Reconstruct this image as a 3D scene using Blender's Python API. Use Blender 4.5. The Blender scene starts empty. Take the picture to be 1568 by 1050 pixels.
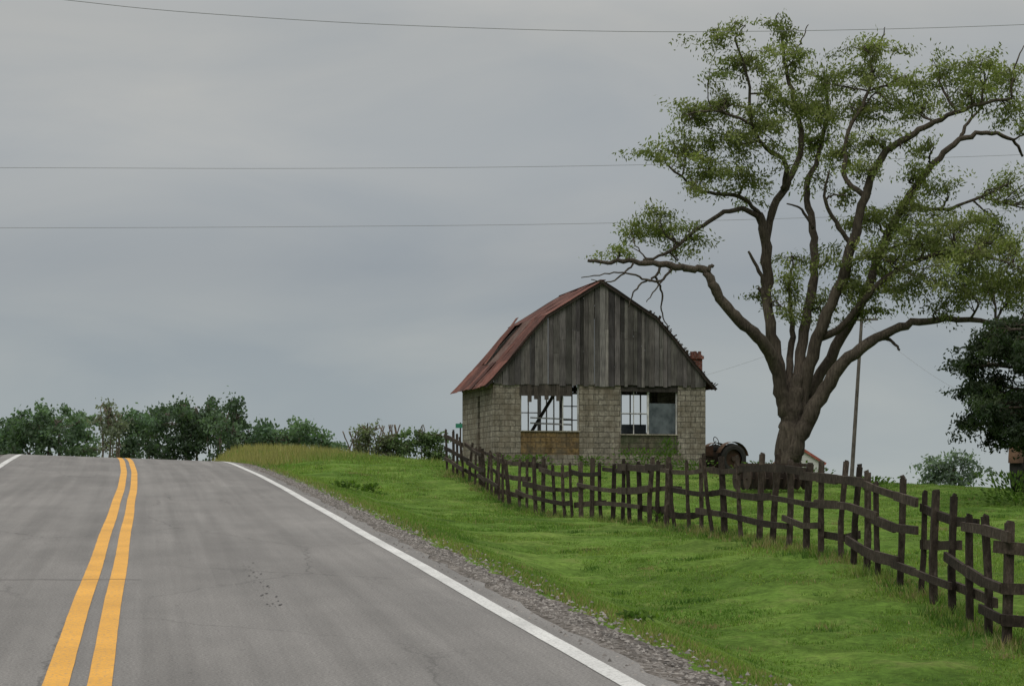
import bpy, math, random
import numpy as np
from mathutils import Vector, Matrix
random.seed(7); rng=np.random.default_rng(7)
scene=bpy.context.scene
F=3000.0; CAMH=1.8; HZ=760.0; SL=131/3000.0
def W(x,y,d): return ((x-784)/F*d, d, CAMH+(HZ-y)/F*d)

# ---------------------------------------------------------------- helpers
def link(o,parent=None):
    scene.collection.objects.link(o)
    if parent: o.parent=parent
    return o
def empty(name,loc=(0,0,0),rz=0):
    e=bpy.data.objects.new(name,None); e.location=loc; e.rotation_euler=(0,0,rz); e.empty_display_size=.3
    return link(e)
def mesh_obj(name,verts,faces,mat,parent=None,cols=None,smooth=False):
    me=bpy.data.meshes.new(name)
    me.from_pydata([tuple(v) for v in verts],[],[tuple(f) for f in faces])
    if cols is not None:
        a=me.color_attributes.new("Col",'FLOAT_COLOR','POINT')
        c=np.ones((len(verts),4),dtype=np.float32); c[:,:3]=np.asarray(cols,dtype=np.float32).reshape(-1,3)
        a.data.foreach_set("color",c.ravel())
    if smooth: me.polygons.foreach_set("use_smooth",[True]*len(me.polygons))
    me.materials.append(mat); me.update()
    return link(bpy.data.objects.new(name,me),parent)
def poly_np(name,V,C,mat,parent=None):
    N,k,_=V.shape
    me=bpy.data.meshes.new(name)
    me.vertices.add(N*k); me.vertices.foreach_set("co",V.reshape(-1).astype(np.float32))
    me.loops.add(N*k); me.loops.foreach_set("vertex_index",np.arange(N*k,dtype=np.int32))
    me.polygons.add(N); me.polygons.foreach_set("loop_start",np.arange(0,N*k,k,dtype=np.int32))
    me.update(calc_edges=True)
    a=me.color_attributes.new("Col",'FLOAT_COLOR','POINT')
    c=np.ones((N*k,4),dtype=np.float32); c[:,:3]=np.repeat(C,k,axis=0)
    a.data.foreach_set("color",c.ravel())
    me.materials.append(mat); me.validate(); me.update()
    return link(bpy.data.objects.new(name,me),parent)
class Build:
    def __init__(s): s.v=[];s.f=[];s.c=[]
    def add(s,vs,fs,col=(1,1,1)):
        n=len(s.v); s.v+= [tuple(v) for v in vs]; s.f+=[tuple(i+n for i in f) for f in fs]; s.c+=[col]*len(vs)
    def box(s,a,b,col=(1,1,1)):
        (x0,y0,z0),(x1,y1,z1)=a,b
        s.add([(x0,y0,z0),(x1,y0,z0),(x1,y1,z0),(x0,y1,z0),(x0,y0,z1),(x1,y0,z1),(x1,y1,z1),(x0,y1,z1)],
              [(0,3,2,1),(4,5,6,7),(0,1,5,4),(1,2,6,5),(2,3,7,6),(3,0,4,7)],col)
    def beam(s,p,q,w,h,col=(1,1,1),jit=0):
        p=Vector(p);q=Vector(q);d=(q-p).normalized()
        up=Vector((0,0,1)) if abs(d.z)<.9 else Vector((0,1,0))
        sd=d.cross(up).normalized(); u=sd.cross(d).normalized()
        vs=[]
        for c in (p,q):
            for a,b in ((-1,-1),(1,-1),(1,1),(-1,1)):
                vs.append(c+sd*(a*w/2*(1+random.uniform(-jit,jit)))+u*(b*h/2*(1+random.uniform(-jit,jit))))
        s.add(vs,[(0,1,2,3),(7,6,5,4),(0,4,5,1),(1,5,6,2),(2,6,7,3),(3,7,4,0)],col)
    def tube(s,pts,rad,n=8,col=(1,1,1),cap=True):
        pts=[Vector(p) for p in pts]; vs=[];fs=[]
        ref=None
        for i,p in enumerate(pts):
            d=(pts[min(i+1,len(pts)-1)]-pts[max(i-1,0)])
            if d.length<1e-6: d=Vector((0,0,1))
            d.normalize()
            if ref is None: ref=d.orthogonal().normalized()
            ref=(ref-d*ref.dot(d)); 
            if ref.length<1e-4: ref=d.orthogonal()
            ref.normalize(); b=d.cross(ref)
            for k in range(n):
                a=2*math.pi*k/n
                vs.append(p+(ref*math.cos(a)+b*math.sin(a))*rad[i])
        for i in range(len(pts)-1):
            for k in range(n):
                a=i*n+k;b2=i*n+(k+1)%n
                fs.append((a,b2,b2+n,a+n))
        if cap:
            fs.append(tuple(range(n))[::-1]); fs.append(tuple(range((len(pts)-1)*n,len(pts)*n)))
        s.add(vs,fs,col)
    def obj(s,name,mat,parent=None,smooth=False): return mesh_obj(name,s.v,s.f,mat,parent,s.c,smooth)

# ---------------------------------------------------------------- materials
class M:
    def __init__(s,name,rough=.9,spec=.2):
        s.m=bpy.data.materials.new(name); s.m.use_nodes=True; s.t=s.m.node_tree; s.n=s.t.nodes; s.l=s.t.links
        s.b=s.n["Principled BSDF"]; s.b.inputs["Roughness"].default_value=rough
        s.b.inputs["Specular IOR Level"].default_value=spec
        s.co=s.n.new("ShaderNodeTexCoord").outputs["Object"]
    def node(s,t,**k):
        n=s.n.new(t)
        for a,b in k.items(): setattr(n,a,b)
        return n
    def mapc(s,sc=(1,1,1),src=None):
        m=s.node("ShaderNodeMapping"); m.inputs["Scale"].default_value=sc; s.l.new(src or s.co,m.inputs[0]); return m.outputs[0]
    def noise(s,scale,detail=5,rough=.6,src=None,dist=0):
        n=s.node("ShaderNodeTexNoise"); n.inputs["Scale"].default_value=scale; n.inputs["Detail"].default_value=detail
        n.inputs["Roughness"].default_value=rough; n.inputs["Distortion"].default_value=dist
        s.l.new(src or s.co,n.inputs["Vector"]); return n.outputs["Fac"]
    def ramp(s,src,stops):
        r=s.node("ShaderNodeValToRGB"); e=r.color_ramp.elements
        while len(e)<len(stops): e.new(.5)
        for i,(p,c) in enumerate(stops):
            e[i].position=p; e[i].color=(c[0],c[1],c[2],1) if hasattr(c,'__len__') else (c,c,c,1)
        s.l.new(src,r.inputs[0]); return r.outputs[0]
    def mix(s,a,b,fac=.5,mode='MIX'):
        m=s.node("ShaderNodeMix",data_type='RGBA',blend_type=mode)
        for sock,val in ((m.inputs[0],fac),(m.inputs[6],a),(m.inputs[7],b)):
            if hasattr(val,'is_output'): s.l.new(val,sock)
            elif hasattr(val,'__len__'): sock.default_value=(*val[:3],1)
            else: sock.default_value=val
        return m.outputs[2]
    def vcol(s): 
        a=s.node("ShaderNodeAttribute"); a.attribute_name="Col"; return a.outputs["Color"]
    def base(s,c): 
        if hasattr(c,'is_output'): s.l.new(c,s.b.inputs["Base Color"])
        else: s.b.inputs["Base Color"].default_value=(*c,1)
    def bump(s,h,dist=.02,strength=1):
        b=s.node("ShaderNodeBump"); b.inputs["Distance"].default_value=dist; b.inputs["Strength"].default_value=strength
        s.l.new(h,b.inputs["Height"]); s.l.new(b.outputs[0],s.b.inputs["Normal"])

def leaf_mat(name,trans=.3):
    m=M(name,.6,.2); c=m.vcol(); m.base(c)
    t=m.node("ShaderNodeBsdfTranslucent"); m.l.new(m.mix(c,(1.1,1.3,.6),1.0,'MULTIPLY'),t.inputs[0])
    x=m.node("ShaderNodeMixShader"); x.inputs[0].default_value=trans
    out=m.n["Material Output"]
    m.l.new(m.b.outputs[0],x.inputs[1]); m.l.new(t.outputs[0],x.inputs[2]); m.l.new(x.outputs[0],out.inputs[0])
    return m.m
def wood_mat(name,stops,sc=(8,8,.7),vc=True,bump=.01,rough=.9):
    m=M(name,rough,.15); n=m.noise(4,6,.65,m.mapc(sc)); c=m.ramp(n,stops)
    big=m.ramp(m.noise(1.2,3),[(.3,.6),(.7,1.2)])
    c=m.mix(c,big,1,'MULTIPLY')
    if vc: c=m.mix(c,m.vcol(),1,'MULTIPLY')
    m.base(c); m.bump(n,bump); return m.m

LEAF=leaf_mat("foliage_leaf",.42); GRASSM=leaf_mat("grass_blade",.35)
BARK=wood_mat("bark",[(.3,(.035,.028,.022)),(.7,(.12,.10,.077))],(5,5,.7),bump=.06)
FENCEW=wood_mat("fence_wood",[(.3,(.024,.019,.016)),(.55,(.062,.050,.041)),(.8,(.15,.127,.108))],(6,6,2.5))
SIDING=wood_mat("weathered_siding",[(.25,(.038,.036,.035)),(.5,(.108,.103,.099)),(.8,(.23,.22,.21))],(14,14,.5))
DARKW=wood_mat("dark_timber",[(.3,(.03,.026,.022)),(.7,(.10,.09,.08))],(8,8,1))
PAINTW=wood_mat("worn_white_paint",[(.3,(.2,.195,.18)),(.55,(.55,.55,.53))],(6,6,1),rough=.7)
def rustmat(name,a,b,c,rough=.75):
    m=M(name,rough,.25); n=m.noise(2.2,8,.7); m.base(m.mix(m.ramp(n,[(.3,a),(.52,b),(.75,c)]),m.vcol(),1,'MULTIPLY')); m.bump(m.noise(30,3),.004); return m.m
ROOFM=rustmat("rusty_roof_metal",(.05,.023,.018),(.11,.040,.028),(.17,.10,.08))
RUST=rustmat("rusty_machine_metal",(.02,.015,.012),(.045,.031,.023),(.09,.065,.048))
RUBBER=rustmat("tyre_rubber",(.012,.012,.012),(.025,.024,.022),(.05,.047,.04),.9)

def block_mat(name,c1,c2,mort,bw=.4,bh=.2,stain=None):
    m=M(name,.95,.1)
    sx=m.node("ShaderNodeSeparateXYZ"); m.l.new(m.co,sx.inputs[0])
    ad=m.node("ShaderNodeMath",operation='ADD'); m.l.new(sx.outputs[0],ad.inputs[0]); m.l.new(sx.outputs[1],ad.inputs[1])
    cb=m.node("ShaderNodeCombineXYZ"); m.l.new(ad.outputs[0],cb.inputs[0]); m.l.new(sx.outputs[2],cb.inputs[1])
    br=m.node("ShaderNodeTexBrick"); m.l.new(cb.outputs[0],br.inputs[0])
    br.inputs["Scale"].default_value=1; br.inputs["Brick Width"].default_value=bw; br.inputs["Row Height"].default_value=bh
    br.inputs["Mortar Size"].default_value=.014; br.inputs["Mortar Smooth"].default_value=.3
    br.inputs["Color1"].default_value=(*c1,1); br.inputs["Color2"].default_value=(*c2,1); br.inputs["Mortar"].default_value=(*mort,1)
    n=m.noise(3,8,.7); d=m.ramp(n,[(.3,.6),(.7,1.2)])
    c=m.mix(br.outputs["Color"],d,1,'MULTIPLY')
    n2=m.noise(11,5,.7); c=m.mix(c,m.ramp(n2,[(.35,.58),(.65,1.25)]),1,'MULTIPLY')
    if stain:
        c=m.mix(c,stain,m.ramp(m.noise(1.3,6,.7),[(.45,0),(.65,.9)]))
    c=m.mix(c,m.ramp(m.noise(1.0,5,.7,m.mapc((5,5,.5))),[(.35,.65),(.6,1.1)]),.85,'MULTIPLY')
    m.base(c)
    h=m.mix(br.outputs["Fac"],n2,.4); inv=m.node("ShaderNodeInvert"); m.l.new(h,inv.inputs[1]); m.bump(inv.outputs[0],.04)
    return m.m
BLOCK=block_mat("concrete_block",(.235,.212,.168),(.325,.298,.245),(.135,.122,.102),stain=(.145,.122,.09))
PANEL=block_mat("rust_stained_panel",(.24,.165,.075),(.19,.13,.065),(.14,.1,.06),stain=(.10,.085,.06))
PANEL2=block_mat("mossy_panel",(.15,.14,.09),(.12,.11,.08),(.08,.07,.055),stain=(.06,.075,.04))
BRICK=block_mat("red_brick",(.2,.06,.04),(.15,.045,.03),(.18,.14,.12),.2,.07)

# ---------------------------------------------------------------- road and terrain functions
def sstep(a,b,x): t=np.clip((x-a)/(b-a),0,1); return t*t*(3-2*t)
def Xc(Y):
    Y=np.asarray(Y,float); e=np.maximum(0,Y-45)
    return -.47-.186*Y-.0006*e*e
def road_z(Y,s):
    Y=np.asarray(Y,float); s=np.clip(s,-4.6,4.6)
    e=np.clip(Y-66,0,40)
    z=SL*Y-.0016*e*e-.13*np.clip(Y-106,0,None)
    z=z-.036*(s-3.6)*sstep(35,66,Y)
    return np.maximum(z,-2.5)
fence_px=[(685,722,60),(735,748,56),(775,774,51),(870,801,46),(960,803,41),(1040,810,37),(1130,824,33.5),(1220,841,30.5),(1300,860,28),(1400,905,25),(1470,947,23),(1540,990,21)]
fence_pts=[W(*p) for p in fence_px]
fence_pts.append((6.4,20.2,.13)); fence_pts.append((8.2,19.9,.1))
ctrl=list(fence_pts)
def old(x,y,z): return (x,y,z+SL*y)
ctrl+=[old(-5.5,58,-.08),old(-2.5,66,-.03),old(-4,72,0),old(-7,79,.05),(-9,88,3.8),(-13,100,4.15),(-.6,72,2.95),(7,74,2.85),(-2,77,2.95),(6,79,2.75),(8.4,60,2.40),(10.8,61,2.22),(10.5,75,2.3),
 (10,35,1.35),(12,50,1.65),(15,62,2.05),(20,58,1.8),(9,27,.72),(25,90,1.2),(0,95,2.9),(10,95,2.0),(-30,130,3.6),(-60,130,3),(-100,150,1),(0,150,0),(60,150,-1.5),
 (60,60,0),(100,0,-1.5),(30,20,0),(-28,60,2.6),(-25,20,.7),(-60,40,1),(0,-30,-1.6),(-40,-30,-1.6),(40,-30,-1.6),(12,10,-.4),(6,8,-.5),(3,14,-.25),(2.2,27,.42),(0,45,1.42)]
for a in range(0,360,20):
    for r in (350,900): ctrl.append((r*math.cos(math.radians(a)),60+r*math.sin(math.radians(a)),-4))
CP=np.array(ctrl)
def kern(r): return -r
A=kern(np.hypot(CP[:,None,0]-CP[None,:,0],CP[:,None,1]-CP[None,:,1])); n=len(CP)
K=np.zeros((n+1,n+1)); K[:n,:n]=A; K[:n,n]=1; K[n,:n]=1
sol=np.linalg.solve(K,np.append(CP[:,2],0))
def rbf(X,Y):
    X=np.asarray(X,float);Y=np.asarray(Y,float); out=np.full(X.shape,sol[n])
    for i in range(n): out=out+sol[i]*kern(np.sqrt((X-CP[i,0])**2+(Y-CP[i,1])**2+.3))
    return out
def H(X,Y):
    X=np.asarray(X,float);Y=np.asarray(Y,float)
    s=(X-Xc(Y))/1.018
    w=sstep(4.4,6.8,np.abs(s))
    far=sstep(120,170,Y)
    w=np.maximum(w,far)
    return (1-w)*(road_z(Y,s)-.05)+w*rbf(X,Y)
def H1(x,y): return float(H(np.array([x]),np.array([y]))[0])
def axis(a,b,st,far,g=1.18):
    m=list(np.arange(a,b+1e-6,st)); x=b;d=st
    while x<far[1]: d*=g; x+=d; m.append(x)
    x=a;d=st;l=[]
    while x>far[0]: d*=g; x-=d; l.append(x)
    return np.array(l[::-1]+m)
xs=axis(-26,26,.3,(-1500,1500)); ys=axis(6,104,.35,(-200,2500))
GX,GY=np.meshgrid(xs,ys); GZ=H(GX,GY)
bn=.035*np.sin(GX*1.7+np.sin(GY*.9)*2)*np.sin(GY*1.1+GX*.4)+.02*rng.standard_normal(GX.shape)
sg=np.abs((GX-Xc(GY))/1.018); GZ=GZ+bn*sstep(4.8,6,sg)
nx,ny=len(xs),len(ys)
idx=np.arange(nx*ny).reshape(ny,nx)
fc=np.stack([idx[:-1,:-1],idx[:-1,1:],idx[1:,1:],idx[1:,:-1]],-1).reshape(-1,4)
m=M("grass_ground",1,.05)
n1=m.noise(.35,6,.6); n2=m.noise(9,6,.75); n3=m.noise(1.6,5,.65); n4=m.noise(.8,5,.6)
c=m.ramp(n1,[(.3,(.070,.135,.022)),(.5,(.108,.188,.032)),(.72,(.16,.225,.050))])
c=m.mix(c,m.ramp(n2,[(.3,.45),(.55,1.0),(.75,1.4)]),1,'MULTIPLY')
c=m.mix(c,m.ramp(n4,[(.38,.72),(.6,1.1)]),1,'MULTIPLY')
c=m.mix(c,(.20,.19,.08),m.ramp(n3,[(.54,0),(.76,.45)]))
m.base(c); m.bump(n2,.05)
mesh_obj("ground",np.stack([GX,GY,GZ],-1).reshape(-1,3),fc,m.m,smooth=True)

# road ribbon
def ribbon(name,offs,y0,y1,dy,dz,mat,parent=None,zfun=None,jit=None):
    Y=np.arange(y0,y1,dy); no=len(offs); V=[];UV=[]
    for y in Y:
        for k,o in enumerate(offs):
            oo=o+(jit(y,k) if jit else 0)
            z=float(road_z(y,oo)) if zfun is None else zfun(y,oo,k)
            V.append((float(Xc(y))+oo*1.018,y,z+dz)); UV.append((oo,y))
    Fs=[(i*no+k,i*no+k+1,(i+1)*no+k+1,(i+1)*no+k) for i in range(len(Y)-1) for k in range(no-1)]
    ob=mesh_obj(name,V,Fs,mat,parent,smooth=True); me=ob.data
    uv=me.uv_layers.new(name="UVMap"); li=np.empty(len(me.loops),dtype=np.int32); me.loops.foreach_get("vertex_index",li)
    uv.data.foreach_set("uv",np.array(UV,dtype=np.float32)[li].ravel()); return ob
m=M("asphalt",.85,.25)
uvn=m.node("ShaderNodeUVMap"); uv=uvn.outputs[0]
fine=m.noise(48,4,.8,uv); mid=m.noise(1.0,6,.6,m.mapc((1,.3,1),uv)); streak=m.noise(1.2,4,.6,m.mapc((2.6,.04,1),uv)); patch=m.noise(.35,6,.65,m.mapc((1,.5,1),uv))
c=m.ramp(mid,[(.3,(.150,.144,.137)),(.7,(.188,.180,.170))])
c=m.mix(c,m.ramp(fine,[(.3,.45),(.5,1),(.7,1.6)]),1,'MULTIPLY')
c=m.mix(c,m.ramp(streak,[(.35,.84),(.65,1.08)]),1,'MULTIPLY')
c=m.mix(c,m.ramp(patch,[(.35,.86),(.65,1.09)]),1,'MULTIPLY')
sp=m.noise(9,3,.7,m.mapc((1,.4,1),uv)); c=m.mix(c,m.ramp(sp,[(.66,1.0),(.74,.72)]),1,'MULTIPLY')
vo=m.node("ShaderNodeTexVoronoi",feature='DISTANCE_TO_EDGE'); vo.inputs["Scale"].default_value=.45
dn=m.node("ShaderNodeTexNoise"); dn.inputs["Scale"].default_value=2.5; dn.inputs["Detail"].default_value=5; m.l.new(uv,dn.inputs[0])
m.l.new(m.mix(m.mapc((1,.5,1),uv),dn.outputs["Color"],.25),vo.inputs[0])
crack=m.ramp(vo.outputs["Distance"],[(0,.55),(.007,1)])
c=m.mix(c,crack,m.ramp(m.noise(.12,2,.5,uv),[(.42,0),(.56,.85)]),'MULTIPLY')
m.base(c); m.bump(fine,.006); ASPH=m.m
road=empty("road")
ribbon("asphalt_surface",[-4.1,-3.6,-2.4,-1.2,0,1.2,2.4,3.6,3.88],-15,140,.5,0,ASPH,road,jit=lambda y,k:(random.uniform(-.05,.05) if k in (0,8) else 0))
def paint(name,col,wear):
    m=M(name,.7,.3); uvn=m.node("ShaderNodeUVMap"); uv=uvn.outputs[0]
    n=m.noise(30,4,.8,uv); n2=m.noise(.8,5,.6,uv)
    c=m.mix(col,(.15,.145,.14),m.ramp(n,[(.50,0),(.68,wear)]))
    c=m.mix(c,m.ramp(n2,[(.3,.78),(.7,1.1)]),1,'MULTIPLY'); m.base(c); return m.m
YEL=paint("yellow_road_paint",(.64,.32,.035),.8); WHT=paint("white_road_paint",(.55,.55,.53),.9)
ej=lambda y,k: .006*math.sin(y*.6+k*.4)+random.uniform(-.002,.002)
ribbon("centre_line",[-.225,-.055],-12,140,.5,.005,YEL,road,jit=ej)
ribbon("centre_line.001",[.065,.225],-12,140,.5,.005,YEL,road,jit=ej)
ribbon("edge_line",[3.50,3.66],-12,140,.5,.005,WHT,road,jit=ej)
ribbon("edge_line.001",[-3.74,-3.56],-12,140,.5,.005,WHT,road,jit=ej)
m=M("tar",.8,.2); m.base((.075,.072,.069)); 
B=Build()
for row,(s0,n_) in enumerate(((1.56,14),(1.62,16),(1.68,10))):
    for i in range(n_):
        y=17.8+5.6*(i+random.random()*.9)/n_; 
        if random.random()<.25: continue
        ss=s0+random.uniform(-.012,.012); r=random.uniform(.004,.013)*(1.3-.6*(y-17.8)/5.6); L=r*random.uniform(3,9)
        k=9; vs=[(float(Xc(y))+ (ss+math.cos(a)*r*random.uniform(.5,1.3))*1.018, y+math.sin(a)*L*random.uniform(.6,1.2)) for a in [2*math.pi*j/k for j in range(k)]]
        B.add([(q[0],q[1],SL*q[1]+.006) for q in vs],[tuple(range(k))])
pv=[];n_=40
for i in range(n_):
    s=-3.9+4.3*i/(n_-1); y=20.9+.03*math.sin(i*.9)+random.uniform(-.015,.015)
    for dy in (-.012,.012): pv.append((float(Xc(y))+s*1.018,y+dy,SL*(y+dy)+.0075))
B.add(pv,[(2*i,2*i+2,2*i+3,2*i+1) for i in range(n_-1)])
B.obj("tar_marks",m.m,road)

# gravel shoulder
m=M("gravel",1,.1); v=m.node("ShaderNodeTexVoronoi"); v.inputs["Scale"].default_value=26; m.l.new(m.co,v.inputs[0])
c=m.ramp(v.outputs["Color"],[(.1,(.06,.052,.045)),(.5,(.14,.125,.11)),(.9,(.27,.25,.23))]); c=m.mix(c,m.ramp(m.noise(1.5,4),[(.3,.6),(.7,1.15)]),1,'MULTIPLY'); m.base(c); m.bump(v.outputs["Distance"],.03)
GRAV=m.m
def gz(y,o,k):
    r=float(road_z(y,o))
    return [r-.012,r-.01,r-.03,H1(float(Xc(y))+o*1.018,y)-.02][k]
shoulder=empty("gravel_shoulder")
for sgn,nm in ((1,"gravel_bed"),(-1,"gravel_bed.001")):
    offs=[3.78*sgn,3.98*sgn,4.22*sgn,4.6*sgn]
    ribbon(nm,offs,5,110,.3,0,GRAV,shoulder,zfun=gz,jit=lambda y,k:(0,.0,.07,.12)[k]*math.sin(y*1.3+math.sin(y*3.1)*2)+random.uniform(-.04,.04)*(k>1))
N=9000; y=6+60*rng.random(N)**1.7; s=3.92+np.abs(rng.normal(0,.26,N)); s=np.where(rng.random(N)<.05,3.72+rng.random(N)*.2,s); keep=s<4.75; y=y[keep];s=s[keep];N=len(y)
x=Xc(y)+s*1.018; z=np.where(s<3.9,road_z(y,s),road_z(y,s)-.02); r=rng.uniform(.008,.026,N)
octv=np.array([(1,0,0),(0,1,0),(-1,0,0),(0,-1,0),(0,0,.8),(0,0,-.5)]); octf=[(0,1,4),(1,2,4),(2,3,4),(3,0,4)]
a=rng.random(N)*6.28; ca,sa=np.cos(a),np.sin(a); jv=octv[None]*rng.uniform(.6,1.3,(N,6,1))
rx=jv[...,0]*ca[:,None]-jv[...,1]*sa[:,None]; ry=jv[...,0]*sa[:,None]+jv[...,1]*ca[:,None]
P=np.stack([rx*r[:,None]+x[:,None],ry*r[:,None]+y[:,None],jv[...,2]*r[:,None]+z[:,None]],-1)
T=np.concatenate([P[:,list(f)] for f in octf]); g=rng.uniform(.08,.3,N); C=np.stack([g,g*.93,g*.86],-1); 
m=M("stone",.95,.1); m.base(m.vcol()); poly_np("loose_stones",T,np.tile(C,(4,1)),m.m,shoulder)

# ---------------------------------------------------------------- grass blades
fp=np.array(fence_pts)[:,:2]
def dist_fence(x,y):
    best=np.full(x.shape,1e9)
    for a,b in zip(fp[:-1],fp[1:]):
        d=b-a; t=np.clip(((x-a[0])*d[0]+(y-a[1])*d[1])/(d@d),0,1)
        best=np.minimum(best,np.hypot(x-a[0]-t*d[0],y-a[1]-t*d[1]))
    return best
def lowf(x,y,f,ph=0): return np.sin(x*f+ph+1.3*np.sin(y*f*.7+ph))*np.sin(y*f*.83+ph*2+1.1*np.sin(x*f*.6))
def blades(name,x,y,h,w,col,lean=.5):
    N=len(x); z=H(x,y)-.01; a=rng.random(N)*6.28; b=rng.random(N)*6.28; l=rng.random(N)*lean
    dx,dy=np.cos(a)*w/2,np.sin(a)*w/2
    V=np.stack([np.stack([x-dx,y-dy,z],-1),np.stack([x+dx,y+dy,z],-1),np.stack([x+np.cos(b)*h*l,y+np.sin(b)*h*l,z+h],-1)],1)
    return V,col
def gcol(x,y,N):
    p=lowf(x,y,.55)+.6*lowf(x,y,1.9,2)+.4*lowf(x,y,4.3,1)+rng.normal(0,.45,N); t=np.clip(.48+p*.34,0,1)[:,None]
    c=(1-t)*np.array([.080,.158,.026])+t*np.array([.185,.265,.050])
    return c*rng.uniform(.75,1.3,(N,1))
Vs=[];Cs=[]
N=400000; y=9+ (80-9)*rng.random(N)**1.7; xmax=.30*y+2; x=Xc(y)+4.4*1.018+(xmax-Xc(y)-4.5)*rng.random(N)**1.25
s=(x-Xc(y))/1.018; keep=rng.random(N)<sstep(4.15,4.75,s+rng.normal(0,.13,N)+.15*lowf(x,y,2.3)); x=x[keep];y=y[keep];N=len(x); df=dist_fence(x,y); s=(x-Xc(y))/1.018
sc=.7+y/45
h=rng.uniform(.012,.038,N)*sc*(1+.4*lowf(x,y,1.1,1)); h=h*(1+1.5*np.exp(-(df/.2)**2))*(1+.8*np.exp(-((s-4.6)/.3)**2)); w=rng.uniform(.006,.013,N)*sc*1.3
col=gcol(x,y,N); br=(rng.random(N)<(.05+.4*np.exp(-((s-4.5)/.3)**2)+.45*np.exp(-(df/.3)**2)))
col[br]=np.array([.27,.23,.11])*rng.uniform(.6,1.2,(br.sum(),1))
V,c=blades("g",x,y,np.abs(h),w,col,.9); Vs.append(V);Cs.append(c)
for k in range(850):
    if k<330: 
        t=random.random()*(len(fp)-1); i=int(t); q=fp[i]+(fp[i+1]-fp[i])*(t-i); cx,cy=q[0]+random.gauss(0,.12),q[1]+random.gauss(0,.2); hh=random.uniform(.06,.17)
    else:
        cy=10+60*random.random()**1.6; cx=float(Xc(cy))+4.7+random.random()**1.2*(.27*cy+2-float(Xc(cy))-4.8); hh=random.uniform(.03,.075)
    nb=60; x=cx+rng.normal(0,.08+hh*.4,nb); y=cy+rng.normal(0,.08+hh*.4,nb); h=hh*rng.uniform(.5,1.2,nb)
    base=np.array(random.choice([(.06,.125,.022),(.07,.14,.025),(.12,.20,.035),(.18,.235,.06),(.24,.21,.10)])); 
    V,c=blades("t",x,y,h,np.full(nb,.013*(.7+cy/40)),base*rng.uniform(.7,1.25,(nb,1)),.8); Vs.append(V);Cs.append(c)
N=34000; y=rng.uniform(66,106,N); x=Xc(y)+4.7+rng.random(N)**1.2*(24); k=(x<-1.5)
x=x[k];y=y[k];N=len(x); t=np.clip(sstep(-5,-9,x)*.95+rng.normal(0,.25,N),0,1)[:,None]; col=((1-t)*np.array([.115,.19,.035])+t*np.array([.28,.25,.10]))*rng.uniform(.7,1.2,(N,1))
V,c=blades("r",x,y,rng.uniform(.1,.42,N)*(.3+.8*t[:,0]),np.full(N,.035),col,.6); Vs.append(V);Cs.append(c)
poly_np("grass",np.concatenate(Vs),np.concatenate(Cs),GRASSM)

# ---------------------------------------------------------------- leaves / trees
def leafquads(C,size,dirs,asp=.42):
    N=len(C); d=dirs/np.linalg.norm(dirs,axis=1,keepdims=True)
    r=rng.standard_normal((N,3)); r[:,2]*=.6; sd=np.cross(d,r); sd/=np.linalg.norm(sd,axis=1,keepdims=True)+1e-9
    s=size[:,None]
    return np.stack([C-d*s*.5,C+sd*s*asp*.5-d*s*.05,C+d*s*.5,C-sd*s*asp*.5-d*s*.05],1)
def catmull(pts,rad,sub=5,jit=0):
    P=[np.array(p,float) for p in pts]; out=[];ro=[]
    for i in range(len(P)-1):
        p0=P[max(i-1,0)];p1=P[i];p2=P[i+1];p3=P[min(i+2,len(P)-1)]
        for k in range(sub):
            t=k/sub; q=.5*((2*p1)+(-p0+p2)*t+(2*p0-5*p1+4*p2-p3)*t*t+(-p0+3*p1-3*p2+p3)*t**3)
            r=rad[i]*(1-t)+rad[i+1]*t
            out.append(q+rng.normal(0,1,3)*jit*(0 if (i==0 and k==0) else min(r*.3+.012,.035))); ro.append(r*(1+rng.normal(0,.04)*(jit>0)))
    out.append(P[-1]);ro.append(rad[-1]); return out,ro
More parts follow.
